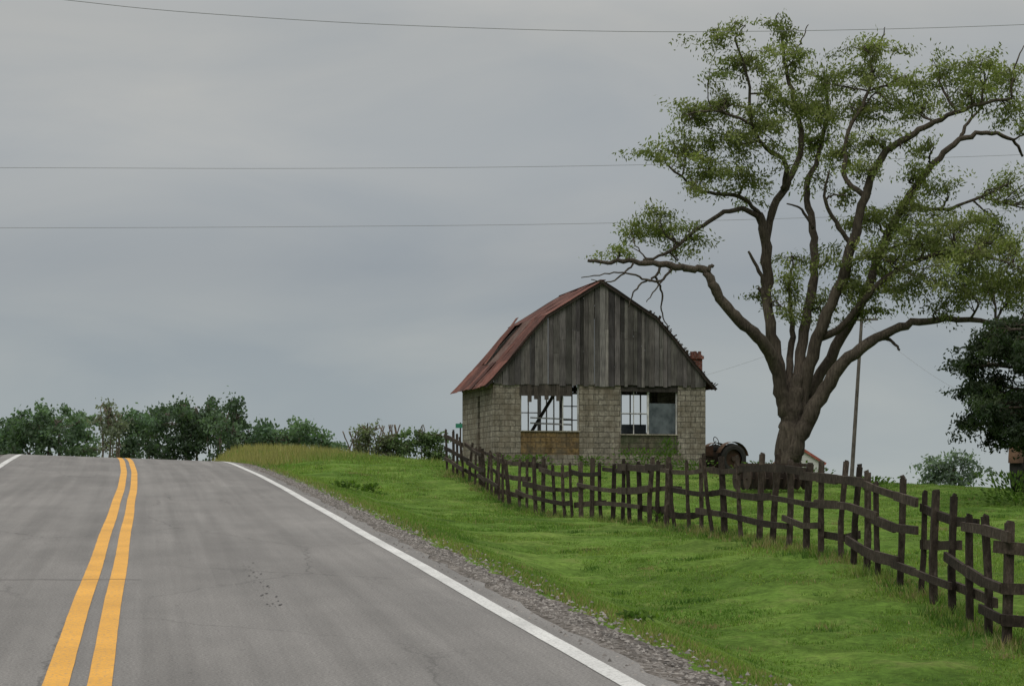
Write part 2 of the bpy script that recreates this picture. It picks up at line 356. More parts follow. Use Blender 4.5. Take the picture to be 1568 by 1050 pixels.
def make_tree(name,d0,limbs,blobs,leafsize,lcol,per_m2=10,per_clump=80,clr=.33,droop=.5,twig=True,depthk=1.0,barkcol=(1,1,1),minr=.012,asp=.42,flat=.28):
    root=empty(name,(0,0,0)); B=Build(); sk=[];sr=[]
    mpx=d0/F
    for L in limbs:
        pts=[W(x,y,d0+dy) for x,y,dy,r in L]; rad=[max(r*mpx*.92,minr) for *_,r in L]
        p,r=catmull(pts,rad,5,.7); B.tube(p,r,10 if max(rad)>.1 else 6,barkcol); sk+=p; sr+=r
    SK=np.array(sk); SR=np.array(sr); LV=[];LC=[]
    for bl in blobs:
        bx,by,brx,bry,bdy=bl[:5]; dens=bl[5] if len(bl)>5 else 1; tint=np.array(bl[6]) if len(bl)>6 else 1.0
        c=np.array(W(bx,by,d0+bdy)); R=np.array([brx*mpx,(brx+bry)/2*mpx*depthk,bry*mpx])
        ncl=max(3,int(per_m2*R[0]*R[2]*3.14*dens))
        q=SK-c; dd=np.sqrt((q**2).sum(1))+1.0*np.maximum(0,q[:,2]); j=int(dd.argmin()); st=SK[j]
        if twig:
            r0=min(SR[j]*.7,.035+.01*np.linalg.norm(st-c)); mid=(st+c)/2+rng.normal(0,.15,3)+np.array([0,0,.1])
            pp,rr=catmull([st,mid,c],[r0,r0*.7,max(r0*.4,minr)],5,.8); B.tube(pp,rr,6,barkcol); sec=np.array(pp)
        for k in range(ncl):
            u=rng.standard_normal(3); u/=np.linalg.norm(u); u*=rng.random()**(.45); cc=c+u*R
            if twig and rng.random()<.7:
                i=rng.integers(2,len(sec)); a=sec[i]; md=(a+cc)/2+rng.normal(0,.1,3)+np.array([0,0,.12])
                B.tube([a,md,cc],[max(.018,minr),minr*1.1,minr*.7],4,barkcol,False)
            out=u*np.array([1,1,.3])+np.array([0,0,-.25])+rng.normal(0,.25,3); out/=np.linalg.norm(out)
            nl=int(per_clump*rng.uniform(.5,1.4)); t=rng.uniform(-1,1,(nl,1)); spread=clr*rng.uniform(.7,1.3)
            C=cc+out*t*spread*1.3+rng.standard_normal((nl,3))*spread*np.array([.42,.42,flat])
            dr=rng.standard_normal((nl,3))*.8+out*.7+np.array([0,0,-droop])
            LV.append(leafquads(C,rng.uniform(.6,1.3,nl)*leafsize,dr,asp))
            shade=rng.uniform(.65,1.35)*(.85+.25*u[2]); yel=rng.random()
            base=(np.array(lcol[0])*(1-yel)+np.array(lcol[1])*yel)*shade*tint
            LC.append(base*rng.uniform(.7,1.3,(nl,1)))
    B.obj("trunk_and_branches",BARK,root,True)
    poly_np("leaves",np.concatenate(LV),np.concatenate(LC),LEAF,root)
    return root
def rr(pts,dys,rs):
    n=len(pts); out=[]
    for i,(x,y) in enumerate(pts):
        t=i/(n-1); out.append((x,y,dys[0]*(1-t)+dys[1]*t,rs[0]*(1-t)+rs[1]*t))
    return out
limbs=[
 [(1206,750,0,31),(1206,728,0,25),(1207,700,0,22),(1210,660,0,20.5),(1213,628,0,19),(1218,600,0,14),(1222,575,0,8)],
 [(1204,640,0,13),(1197,605,-.1,12.5),(1188,562,-.3,11.5),(1166,522,-.8,10),(1132,490,-1,9),(1104,457,-1.2,8),(1090,430,-1.3,7.5),(1080,413,-1.3,6.5),(1050,411,-1.4,6),(1010,404,-1.5,5),(960,399,-1.6,4),(930,402,-1.6,3),(900,399,-1.6,2.4)],
 [(1083,416,-1.3,4),(1092,405,-1.3,3)],
 rr([(1012,404),(1003,424),(985,432),(970,448),(962,470)],(-1.5,-1.8),(2.5,.8)),
 rr([(1003,424),(1014,448),(1012,475),(1022,500)],(-1.5,-1.2),(2,.8)),
 rr([(1030,408),(1012,430),(990,428),(960,418),(925,420),(890,425)],(-1.5,-2),(2.5,.8)),
 rr([(970,402),(955,418),(930,432),(905,428)],(-1.6,-1.9),(2,.7)),
 rr([(1014,430),(1000,448),(990,462)],(-1.6,-1.9),(1.5,.7)),
 [(1208,625,.3,12),(1192,560,.4,10.5),(1177,480,.5,9),(1176,420,.5,9),(1173,370,.4,9),(1162,328,.3,7)],
 rr([(1173,372),(1186,315),(1212,268),(1228,215),(1214,150),(1202,95),(1196,50)],(.4,1.2),(7.5,2)),
 rr([(1166,338),(1140,320),(1100,330),(1062,356),(1025,385),(985,398)],(.3,-1),(5,2)),
 rr([(1163,328),(1130,300),(1095,297),(1062,285),(1020,250)],(.3,-1.2),(4,1.5)),
 rr([(1198,290),(1204,250),(1168,222),(1150,185),(1146,120),(1125,60)],(.5,-1.5),(5,1.5)),
 rr([(1150,190),(1100,170),(1055,175)],(-1,-1.6),(2.5,1.5)),
 rr([(1220,625),(1226,540),(1240,460),(1248,400),(1243,340),(1236,285),(1256,230),(1268,170),(1262,110)],(.2,2.8),(10.5,2)),
 [(1212,705,-.2,14),(1228,662,-.3,14),(1250,618,-.4,13),(1285,565,-.6,11),(1325,528,-.8,9),(1370,505,-.9,7),(1420,492,-1,6),(1500,490,-1.2,4),(1560,502,-1.4,2.5)],
 rr([(1345,518),(1365,522),(1378,536)],(-.8,-1),(3.5,2)),
 rr([(1224,635),(1240,560),(1262,490),(1288,430),(1306,370),(1325,300),(1350,240),(1400,205),(1440,182),(1500,160),(1550,150)],(.2,-2),(12.5,2)),
 rr([(1232,625),(1280,530),(1320,460),(1350,380),(1385,310),(1430,250),(1470,215),(1510,203),(1550,215),(1566,240)],(.6,2.5),(10,2)),
 rr([(1470,215),(1482,188),(1515,150)],(2,2.2),(4,1.5)),
 rr([(1250,520),(1290,500),(1340,440),(1400,400),(1460,385),(1535,400)],(.1,-2.5),(7,2)),
 rr([(1325,300),(1292,268),(1300,200),(1330,140),(1335,90)],(-.8,.5),(5,2)),
 rr([(1176,455),(1163,415),(1146,385)],(.5,.2),(4.5,2)),
 rr([(1385,310),(1440,322),(1500,302),(1550,280)],(1.4,2.5),(4,1.5)),
 rr([(1214,618),(1209,560),(1214,505),(1208,450),(1214,400)],(.3,1.4),(8,1.5)),
 rr([(1305,375),(1280,340),(1262,300),(1270,262)],(-.6,-1.2),(4.5,1.5)),
 rr([(1245,350),(1228,322),(1205,312)],(1,.8),(3,1.2)),
 rr([(1196,50),(1188,32),(1192,20)],(1.2,1.2),(1.6,.8)), rr([(1214,90),(1228,60),(1238,38)],(1.2,1.2),(1.6,.7)),
 rr([(1550,150),(1552,110),(1568,70)],(-2,-2),(2,.8)),rr([(1335,90),(1350,62),(1355,42)],(.5,.5),(1.6,.8)),
]
b=[(1092,62,34,15,-1.2),(1128,45,14,10,-1),(1150,95,45,28,-1.2),(1202,48,30,22,1.2),(1215,95,35,28,1),(1262,120,42,28,2.5),(1330,80,48,20,.5),(1335,125,50,28,.3),
(1400,130,40,18,-1),(1440,115,30,22,-1),(1500,105,50,22,-1.8),(1545,125,30,26,-2),(1480,150,45,22,-1.5),
(1062,180,40,22,-1.6),(1000,235,26,13,-1.3),(1050,225,42,26,-1.2),(1110,160,38,26,-1.2),(1110,215,42,30,-.8),(1090,262,38,24,-1.2),(1140,275,40,20,0),(1180,150,35,30,0),(1170,205,40,34,-.5),
(1225,165,40,28,1),(1265,175,45,30,2.4),(1240,220,35,25,1.8),(1310,175,45,25,0),(1365,165,42,20,-.8),(1415,165,38,16,-1.5),(1290,235,38,24,-.5),(1335,215,30,16,-1),(1545,170,32,20,-2),
(1330,260,34,18,-1),(1405,270,42,16,1.5),(1450,290,40,13,1.8),(1540,285,30,20,2.4),(1520,310,28,13,2.3),
(1390,325,60,20,1),(1330,335,40,22,0),(1295,300,22,14,-.6),(1460,350,55,24,-1.8),(1530,345,36,26,2),(1400,370,60,22,-1.5),(1550,400,30,40,-2),(1490,400,55,25,-2.3),
(1345,395,50,24,-1),(1420,425,65,22,-2),(1300,440,48,22,-.4),(1365,450,50,18,-1.2),(1255,470,35,20,.6),(1325,480,52,15,.5,.7),(1480,445,60,24,-1.6),(1545,460,32,32,-1.2),(1440,480,45,12,-1.2,.6),
(1212,400,30,18,1.2),(1205,440,26,26,1.2),(1205,478,20,16,1),(1270,395,25,22,0,.7),(1550,505,25,10,-1.3),
(1010,328,40,11,-1),(965,350,24,16,-1.2),(1010,358,44,18,-.9),(1060,365,24,20,-.5),(945,385,16,10,-1.6),(1035,392,30,11,-.7,.7),(1150,310,30,14,.2,.6),(1170,455,12,10,.4,.4),
(1085,120,30,20,-1,.4),(1040,255,30,14,-1,.6),(1060,290,26,10,-1,.5),(1275,130,30,20,1,.5),(1200,250,30,18,.4,.4),(1250,275,28,14,1,.4),(1380,215,40,14,-1,.4),(1430,225,30,12,1,.3),
(1370,350,50,20,2,.7),(1440,395,60,22,1.5),(1350,420,50,20,1.6,.7),(1510,430,50,25,1.5),(1500,135,40,18,1,.5),(1520,375,40,20,0),
(1620,300,60,50,0),(1630,420,60,60,0),(1610,180,50,40,0)]
b=[(x,y,rx,ry,dy+random.uniform(-.9,.9),*e) for (x,y,rx,ry,dy,*e) in b]
make_tree("locust_tree",60,limbs,b,.13,[(.115,.145,.044),(.225,.25,.088)],per_m2=10,per_clump=110,clr=.36,depthk=1.6,asp=.36,flat=.24,droop=.7)

# dark evergreen on the right
limbs=[rr([(1640,740),(1638,650),(1632,560),(1628,470)],(0,0),(16,4))]
b=[]
for i in range(62):
    t=random.random(); yy=505+t*180; wmax=35+122*math.sin(min(1,.25+t)*math.pi*.62)
    b.append((1622+random.uniform(-1,1)*wmax,yy,28,16,random.uniform(-1,1)*wmax*50/F))
b+=[(1488,560,22,20,0),(1482,600,18,14,0),(1498,635,24,14,0),(1472,655,14,9,.3),(1525,664,26,12,0),(1560,680,22,9,0),(1510,520,26,14,0),(1545,500,30,14,0),(1520,590,30,25,0),(1550,540,30,25,0),(1550,620,35,25,0),(1590,685,25,12,0),(1570,650,30,20,-.5)]
make_tree("cedar_tree",50,limbs,b,.12,[(.024,.041,.021),(.05,.072,.03)],per_m2=17,per_clump=120,clr=.24,depthk=1.2,minr=.006)
limbs=[rr([(1458,775),(1458,735),(1462,705)],(0,0),(5,2))]
b=[(1425,715,18,10,0),(1445,722,22,16,0),(1460,705,22,10,0),(1480,715,20,14,0),(1495,730,14,10,0),(1420,733,16,8,0),(1462,738,34,8,0),(1440,735,30,10,0)]
make_tree("walnut_tree",150,limbs,b,.36,[(.12,.165,.135),(.165,.215,.16)],per_m2=3.2,per_clump=60,clr=.7,twig=True,minr=.03)  # pale bluish leaf colours stand in for haze at this distance

def mass(name,d,blobs,trunks,ls,cols,pm,pc,cl,bc=(1,1,1)):
    limbs=[rr([(x,y0),(x+random.uniform(-6,6),(y0+y1)/2),(x+random.uniform(-14,14),y1)],(dy,dy),(r,r*.3)) for x,y0,y1,r,dy in trunks]
    return make_tree(name,d,limbs,blobs,ls,cols,per_m2=pm,per_clump=pc,clr=cl,minr=.03,barkcol=bc,asp=.6)
def crown(cx,top,wd,bot,dy,rx=15,ry=9,dens=1.0,tint=(1,1,1)):
    out=[]; cy=(top+bot)/2; hh=(bot-top)/2-ry*.6
    for k in range(int(wd*hh/85*dens)+4):
        while True:
            u,v=random.uniform(-1,1),random.uniform(-1,1)
            if u*u+v*v<1: break
        sh=.8+.35*(-v*.5+.5)  # light from above put into the tint: crown tops lighter
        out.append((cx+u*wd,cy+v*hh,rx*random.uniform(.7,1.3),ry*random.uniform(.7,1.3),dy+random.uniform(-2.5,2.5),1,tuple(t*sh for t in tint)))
    return out
bl=[];tr=[]
for cx,top,wd,k in ((-45,640,45,1),(8,640,26,1.3),(42,630,26,1.1),(88,618,34,1.15),(128,630,20,1.35),(205,626,26,1.1),(238,620,24,.9),(272,602,34,.85),(318,597,38,.9),(350,606,20,1),(392,650,26,1.25),(424,654,22,1.1),(452,642,22,1.4),(486,664,18,1.3),(505,682,12,1.4)):
    dy=random.uniform(-9,9); tr+=[(cx+random.uniform(-.6,.6)*wd,715,top+25,random.uniform(1.2,2.6),dy) for _ in range(4)]
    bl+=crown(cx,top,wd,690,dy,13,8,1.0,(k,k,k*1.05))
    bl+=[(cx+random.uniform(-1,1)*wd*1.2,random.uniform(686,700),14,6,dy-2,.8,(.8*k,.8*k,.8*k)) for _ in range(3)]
mass("distant_trees",125,bl,tr,.25,[(.064,.108,.066),(.115,.168,.098)],4.0,55,.5,(1.5,1.5,1.6))  # haze painted in: paler, bluer leaf and bark colours, no volume
bl=[];tr=[]
for cx,top,wd in ((160,618,16),(178,628,14)):
    tr+=[(cx+random.uniform(-6,6),715,top+6,1.6,0) for _ in range(4)]; bl+=[(x,y,rx,ry,dy,.9) for x,y,rx,ry,dy,*_ in crown(cx,top,wd,695,0,10,7)]
mass("pale_tree",112,bl,tr,.2,[(.14,.165,.125),(.19,.215,.155)],5,30,.4,(1.8,1.8,1.7))
bl=[];tr=[]
for cx,top,wd in ((545,660,18),(572,652,22),(597,650,16)):
    tr+=[(cx+random.uniform(-14,14),722,top,1.2,0) for _ in range(7)]
    for k in range(8): bl.append((cx+random.uniform(-1,1)*wd,random.uniform(top,698),9,6,0,.65))
mass("scrub_tree",95,bl,tr,.15,[(.14,.165,.10),(.19,.215,.13)],6,30,.32,(1.9,1.8,1.7))
bl=[];tr=[]
for cx,top,wd in ((615,668,16),(642,658,20),(666,664,15)):
    tr+=[(cx+random.uniform(-6,6),722,top+8,1.2,0) for _ in range(2)]
    for k in range(10): bl.append((cx+random.uniform(-1,1)*wd,random.uniform(top+3,702),10,7,0,1))
mass("scrub_tree.001",95,bl,tr,.16,[(.10,.155,.075),(.155,.215,.10)],8,48,.32,(1.4,1.4,1.4))

def weed(name,x,y,r,h,n,cols,ls=.1):
    z=H1(x,y); C=np.stack([x+rng.normal(0,r*.5,n),y+rng.normal(0,r*.5,n),z+np.abs(rng.random(n))*h],-1)
    u=(C-np.array([x,y,z]))+rng.normal(0,.1,(n,3))
    col=(np.array(cols[0])+(np.array(cols[1])-np.array(cols[0]))*rng.random((n,1)))*rng.uniform(.7,1.3,(n,1))
    poly_np(name,leafquads(C,rng.uniform(.6,1.3,n)*ls,u,.5),col,LEAF)
gc=[(.05,.10,.02),(.10,.16,.03)]
weed("weed_clump",W(975,940,0)[0]+(975-784)/F*17.6,17.6,.14,.1,120,gc,.07)
for i,(px,d,r,h,nn) in enumerate(((985,70.5,.9,.75,420),(1025,70.7,.35,1.15,260),(905,70,.6,.4,200),(815,69,.7,.4,240),(1060,69,.7,.4,250),(1555,48,.9,.85,700),(530,52,.35,.2,150),(565,53,.3,.22,120),(1150,58,.8,.4,300),(1330,56,.7,.35,250),(1015,38.5,.25,.3,110),(760,66,.6,.4,240),(1180,61,.9,.5,300),(1245,59,.6,.4,200))):
    weed("weed_bush" if i==0 else "weed_bush.%03d"%i,(px-784)/F*d,d,r,h,nn,gc,.12 if d>30 else .08)

# ---------------------------------------------------------------- barn
TH=math.radians(14); bx,by=(757-784)/F*72,72.0; BZ=3.0
barn=empty("barn",(bx,by,BZ),TH); Wd,Ln=8.2,5.4; wt=.22
B=Build()
def wallf(u0,u1,z0,z1,v0=0.0,v1=wt): B.box((u0,v0,z0),(u1,v1,z1))
wallf(0,1.0,-1.2,3.0); wallf(3.25,4.85,-1.2,3.0); wallf(7.1,8.2,-1.2,3.0)
wallf(1.0,3.25,-1.2,.35,.004,wt-.004); wallf(4.85,7.1,-1.2,.35,.004,wt-.004)
B.box((-.06,-.05,-1.2),(.0,.35,2.9)); 
B.box((0,wt,-1.2),(wt,2.3,2.98)); B.box((0,2.3,-1.2),(wt,2.75,.5)); B.box((0,2.3,2.6),(wt,2.75,2.98)); B.box((0,2.75,-1.2),(wt,Ln-wt,2.98))
B.box((Wd-wt,wt,-1.2),(Wd,Ln-wt,2.98))
for u0,u1 in ((0,2.2),(4.9,6.45),(7.75,8.2)): B.box((u0,Ln-wt,-1.2),(u1,Ln,3.0))
for u0,u1 in ((2.2,4.9),(6.45,7.75)): B.box((u0,Ln-wt+.003,-1.2),(u1,Ln-.003,1.15))
B.obj("block_walls",BLOCK,barn)
B=Build(); B.box((1.0,.03,.35),(3.25,wt-.01,1.2)); B.obj("stained_panel",PANEL,barn)
B=Build(); B.box((4.85,.03,.35),(7.1,wt-.01,1.1)); B.obj("mossy_panel",PANEL2,barn)
B=Build(); B.box((.98,-.02,1.2),(3.27,.2,1.24),(.6,.55,.45)); B.box((4.83,-.02,1.1),(7.12,.2,1.14),(.6,.55,.45))
B.obj("window_sills",PAINTW,barn)
prof=[(-.38,2.86),(0.0,3.22),(.55,3.85),(1.28,4.75),(1.98,5.50),(4.1,6.80),(6.22,5.50),(6.92,4.75),(7.65,3.85),(8.2,3.22),(8.58,2.86)]
pu=[p[0] for p in prof]; pz=[p[1] for p in prof]
def rz(u): return float(np.interp(u,pu,pz))
for nm,v0,sgn in (("front_gable_boards",-.05,1),("rear_gable_boards",Ln+.02,1)):
    B=Build(); u=-.02
    while u<Wd:
        w=random.choice([.13,.16,.19,.22,.24]); u1=min(u+w,Wd+.02); k=random.uniform(.6,1.2)
        if nm[0]=='f' and 4.0<u+w/2<4.35: k=1.6
        if random.random()<.1: k*=.5
        cc=(k,k*random.uniform(.95,1.0),k*random.uniform(.92,1.0)); v=v0+random.uniform(-.012,.012); g=random.uniform(.004,.02)
        zb=2.97-random.uniform(0,.09)
        if nm[0]=='r': zb=2.9
        ztop=[rz(max(u,0))-.03,rz(min(u1,Wd))-.03]; us=[u,u1-g]
        zs=[zb]; 
        if random.random()<.55: zs.append(random.uniform(3.6,5.2))
        zs.append(None)
        for q in range(len(zs)-1):
            za=zs[q]; zt=[ztop[1],ztop[0]] if zs[q+1] is None else [min(zs[q+1]-.01,ztop[1]),min(zs[q+1]-.01,ztop[0])]
            if za>=min(ztop)-.02: continue
            kk=random.uniform(.8,1.2); c2=tuple(x_*kk for x_ in cc)
            vs=[(us[0],v,za),(us[1],v,za),(us[1],v,zt[0]),(us[0],v,zt[1]),(us[0],v+.025,za),(us[1],v+.025,za),(us[1],v+.025,zt[0]),(us[0],v+.025,zt[1])]
            B.add(vs,[(0,1,2,3),(5,4,7,6),(0,4,5,1),(1,5,6,2),(2,6,7,3),(3,7,4,0)],c2)
        u=u1
    B.obj(nm,SIDING,barn)
B=Build()
B.box((.95,-.015,2.52),(2.95,.02,2.96),(.9,.88,.85)); 
for u in (1.25,1.5,1.9,2.35): B.box((u,-.03,2.42-random.random()*.15),(u+.16,-.018,2.95),(1.2,1.15,1.1))
B.box((4.85,.02,2.72),(7.1,.06,2.98),(.6,.6,.6))
B.beam((1.7,1.2,1.2),(2.6,1.2,2.65),.14,.1); B.beam((1.0,2.2,2.9),(7.9,2.2,2.9),.12,.15)
for v in (.3,1.6,2.9,4.2,5.1):
    for a,c_ in zip(prof[1:-2],prof[2:-1]): B.beam((a[0],v,a[1]-.1),(c_[0],v,c_[1]-.1),.06,.1,(.8,.8,.8))
B.obj("timbers",DARKW,barn)
B=Build()
for a,c_ in zip(prof[:-1],prof[1:]):
    B.beam((a[0],-.14,a[1]-.035),(c_[0],-.14,c_[1]-.035),.03,.11,(.55,.5,.48))
for k in range(40):
    t=random.uniform(6.0,8.5); z=rz(t); v=random.uniform(-.15,.3); B.beam((t,v,z+.02),(t+random.uniform(.02,.16),v,z+random.uniform(.06,.19)),.1,.025,(.6,.55,.5))
B.obj("rake_boards",DARKW,barn)
B=Build()
def frame(u0,u1,z0,z1,v,nu,nz,skip=(),t=.07):
    B.box((u0,v,z0),(u0+t,v+t,z1)); B.box((u1-t,v,z0),(u1,v+t,z1)); B.box((u0+t,v+.002,z0),(u1-t,v+t-.002,z0+t)); B.box((u0+t,v+.002,z1-t),(u1-t,v+t-.002,z1))
    for i in range(1,nu):
        if ('u',i) in skip: continue
        u=u0+(u1-u0)*i/nu; B.box((u-.022,v+.006,z0+t),(u+.022,v+t-.006,z1-t))
    for i in range(1,nz):
        if ('z',i) in skip: continue
        z=z0+(z1-z0)*i/nz; B.box((u0+t,v+.009,z-.02),(u1-t,v+t-.009,z+.02))
frame(2.2,3.1,1.3,2.95,Ln-.15,2,2); frame(3.1,4.0,1.3,2.95,Ln-.15,3,2,(('z',1),)); frame(4.0,4.9,1.3,2.95,Ln-.15,2,3); frame(6.45,7.75,1.3,2.95,Ln-.15,3,2)
B.box((1.0,.1,1.24),(1.05,.15,2.95)); B.box((3.2,.1,1.24),(3.25,.15,2.95)); B.box((2.62,.1,1.24),(2.66,.14,2.5))
B.box((4.85,.1,1.14),(4.9,.15,2.72)); B.box((5.92,.1,1.14),(5.99,.15,2.72)); B.box((5.38,.11,1.14),(5.41,.14,2.72)); B.box((4.9,.11,1.9),(5.92,.14,1.93)); B.box((7.05,.1,1.14),(7.1,.15,2.72))
B.beam((1.6,.9,1.55),(3.2,.9,1.5),.04,.06); B.beam((1.6,.9,1.75),(3.2,.9,1.7),.04,.05)
B.obj("window_frames",PAINTW,barn)
m=M("dusty_glass",.25,.5); m.base(m.ramp(m.noise(3,5),[(.3,(.03,.04,.045)),(.7,(.12,.14,.15))])); 
B=Build(); B.box((6.0,.12,1.15),(7.04,.126,2.3)); B.box((5.0,1.4,.2),(6.3,1.5,1.55))
B.obj("glass_panes",m.m,barn)
m=M("barn_floor_dirt",1,.05); m.base(m.ramp(m.noise(3,5),[(.3,(.05,.04,.03)),(.7,(.1,.085,.06))])); B=Build(); B.box((wt,wt,-.3),(Wd-wt,Ln-wt,.02)); B.obj("dirt_floor",m.m,barn)
def sheet(B,a,c_,v0,v1,lift,tilt,col,over=0,n=4):
    a=Vector((a[0],0,a[1]));c_=Vector((c_[0],0,c_[1])); d=(c_-a); d=d+d.normalized()*over; nrm=Vector((-d.z,0,d.x)).normalized()
    if nrm.z<0: nrm=-nrm
    nv=int((v1-v0)/.03); V=[];Fs=[]
    for i in range(n+1):
        t=i/n
        for j in range(nv+1):
            v=v0+(v1-v0)*j/nv
            p=a+d*t+nrm*(.014*math.sin(v*2*math.pi/.14)+lift+tilt*(1-t)+.01*math.sin(t*9+v0*7)); V.append((p.x,v,p.z))
    for i in range(n):
        for j in range(nv): q=i*(nv+1)+j; Fs.append((q,q+1,q+nv+2,q+nv+1))
    B.add(V,Fs,col)
segs=[(prof[5],prof[4],.02),(prof[4],prof[2],.03),(prof[2],prof[0],.0)]
segR=[(prof[5],prof[6],.02),(prof[6],prof[8],.03),(prof[8],prof[10],0)]
B=Build()
for sd,SS in enumerate((segs,segR)):
    for si,(a,c_,ov) in enumerate(SS):
        v=-.17; k=0
        while v<Ln+.15:
            v1=min(v+.68,Ln+.2); kk=random.uniform(.5,1.3); lift=.012+random.uniform(0,.02)+.006*(2-si)
            if random.random()<.25: col=(kk*.8,kk*1.25,kk*1.4)
            else: col=(kk,kk,kk)
            if sd==0 and si==1 and k in (5,6):
                if k==5: sheet(B,a,c_,v,v1-.25,.1,.22,col,ov)
            else: sheet(B,a,c_,v-.02,v1+.03,lift,random.uniform(0,.02),col,ov+random.uniform(0,.06))
            v=v1;k+=1
B.beam((4.1,-.2,6.84),(4.1,Ln+.2,6.82),.22,.03,(.8,.8,.8))
B.obj("corrugated_roof",ROOFM,barn,True)
B=Build(); cu,cv=8.62,2.3; B.box((cu-.2,cv-.2,-1.2),(cu+.2,cv+.2,4.3)); B.box((cu-.25,cv-.25,4.14),(cu+.25,cv+.25,4.26))
for i in range(9):
    a=random.uniform(-.2,.1);b_=random.uniform(-.2,.1); B.box((cu+a,cv+b_,4.3),(cu+a+.1,cv+b_+.1,4.3+random.uniform(.03,.16)))
B.obj("brick_chimney",BRICK,barn)

# ---------------------------------------------------------------- fence
B=Build()
fpz=[np.array(p) for p in fence_pts]; seg=[np.linalg.norm((b_-a)[:2]) for a,b_ in zip(fpz[:-1],fpz[1:])]; cum=np.concatenate([[0],np.cumsum(seg)]); tot=cum[-1]
def fpos(s): 
    return np.array([np.interp(s,cum,[p[k] for p in fpz]) for k in (0,1)])
hts=[1.3,1.16,1.27,1.37,1.32,1.32,1.38,1.42,1.40,1.38,1.38,1.35,1.3,1.3]
S=[];s=0
while s<tot: S.append(s); s+=random.uniform(.55,.98)
posts=[]
for i,s in enumerate(S):
    p=fpos(s); z=H1(*p); h=float(np.interp(s,cum,hts))*random.uniform(.91,1.05); t=fpos(min(s+.1,tot))-fpos(max(s-.1,0)); t/=np.linalg.norm(t)
    posts.append((p,z,h,t)); k=random.uniform(.5,1.3); w=random.uniform(.06,.105)
    lean=np.array([random.gauss(0,.055),random.gauss(0,.05)])
    b0=(p[0],p[1],z-.25); b1=(p[0]+lean[0],p[1]+lean[1],z+h); bm=((b0[0]+b1[0])/2+random.gauss(0,.018),(b0[1]+b1[1])/2,(b0[2]+b1[2])/2)
    wy=w*random.uniform(.8,1.1)
    B.beam(b0,bm,w*1.05,wy*1.05,(k,k*.97,k*.93),.06); B.beam((bm[0],bm[1],bm[2]-.01),b1,w,wy,(k,k*.97,k*.93),.12)
    B.beam((b1[0],b1[1],b1[2]-.005),(b1[0]+random.uniform(-.02,.02),b1[1],b1[2]+random.uniform(.01,.05)),w*.75,w*.6,(k,k,k),.3)
fr=[.85,.56,.28]
for r in range(3):
    i=0; side=1
    while i<len(posts)-1:
        st=random.choice([2,3,3,4]); j=min(i+st,len(posts)-1); side=random.choice([1,1,-1])
        k=random.uniform(.5,1.35); o1=random.gauss(0,.05); o2=random.gauss(0,.05); sag=random.uniform(-.04,.07)
        prev=None; hh=random.uniform(.085,.135)
        for q in range(i,j+1):
            p,z,h,t=posts[q]; nrm=np.array([t[1],-t[0]])*.06*side; f=(q-i)/(j-i)
            c_=np.array([p[0]+nrm[0],p[1]+nrm[1],z+np.interp(S[q],cum,hts)*fr[r]+o1*(1-f)+o2*f-sag*math.sin(f*3.14)])
            if q==i: c_[:2]-=t*.12
            if q==j: c_[:2]+=t*.12
            if prev is not None: B.beam(prev,c_,.04,hh*random.uniform(.9,1.1),(k,k*.97,k*.93),.1)
            prev=c_
        i=j
B.obj("wooden_fence",FENCEW)

# ---------------------------------------------------------------- utility pole, wires, sign
B=Build(); p0=Vector(W(1302,712,86)); p1=Vector(W(1320,480,86)); p0.z-=1.5
B.tube([p0,(p0+p1)/2,p1],[.1,.085,.07],10,(1.6,1.6,1.6))
B.beam(p1+Vector((-.7,0,-.3)),p1+Vector((.7,0,-.25)),.07,.09,(1.4,1.4,1.4)); 
for a in (-.6,0,.6): B.tube([p1+Vector((a,0,-.23)),p1+Vector((a,0,-.08))],[.03,.025],6)
B.obj("utility_pole",DARKW)
m=M("wire",.6,.3); m.base((.19,.195,.20)); WIRE=m.m
def wire(name,pts,r):
    P3=[np.array(W(*p)) for p in pts]; B=Build(); q,rr_=catmull(P3,[r]*len(P3),8,0); B.tube(q,rr_,5); B.obj(name,WIRE)
wire("power_line",[(-300,-45,44),(80,-2,45),(300,20,46),(640,40,48),(1060,49,50),(1568,38,52),(2000,10,54)],.0075)
wire("power_line.001",[(-500,258,70),(0,257,72),(480,258,74),(960,253,76),(1568,237,80),(2100,210,84)],.008)
wire("power_line.002",[(-500,348,72),(0,349,74),(480,347,76),(960,341,78),(1568,322,82),(2100,295,86)],.008)
wire("power_line.003",[(1322,490,86),(1380,540,80),(1450,588,72),(1540,630,62)],.005)
wire("power_line.004",[(1318,480,86),(1200,535,92),(1050,583,100),(900,618,112)],.005)
m=M("sign_green",.5,.4); m.base((.02,.16,.10)); sgn=empty("street_sign"); B=Build(); q=W(705,655,90)
B.box((q[0]-.22,q[1]-.02,q[2]),(q[0]+.22,q[1]+.0,q[2]+.2)); B.obj("sign_blade",m.m,sgn)
B=Build(); B.tube([(q[0],q[1]+.03,q[2]-2.3),(q[0],q[1]+.03,q[2]+.25)],[.035,.035],8); B.obj("sign_post",RUST,sgn)

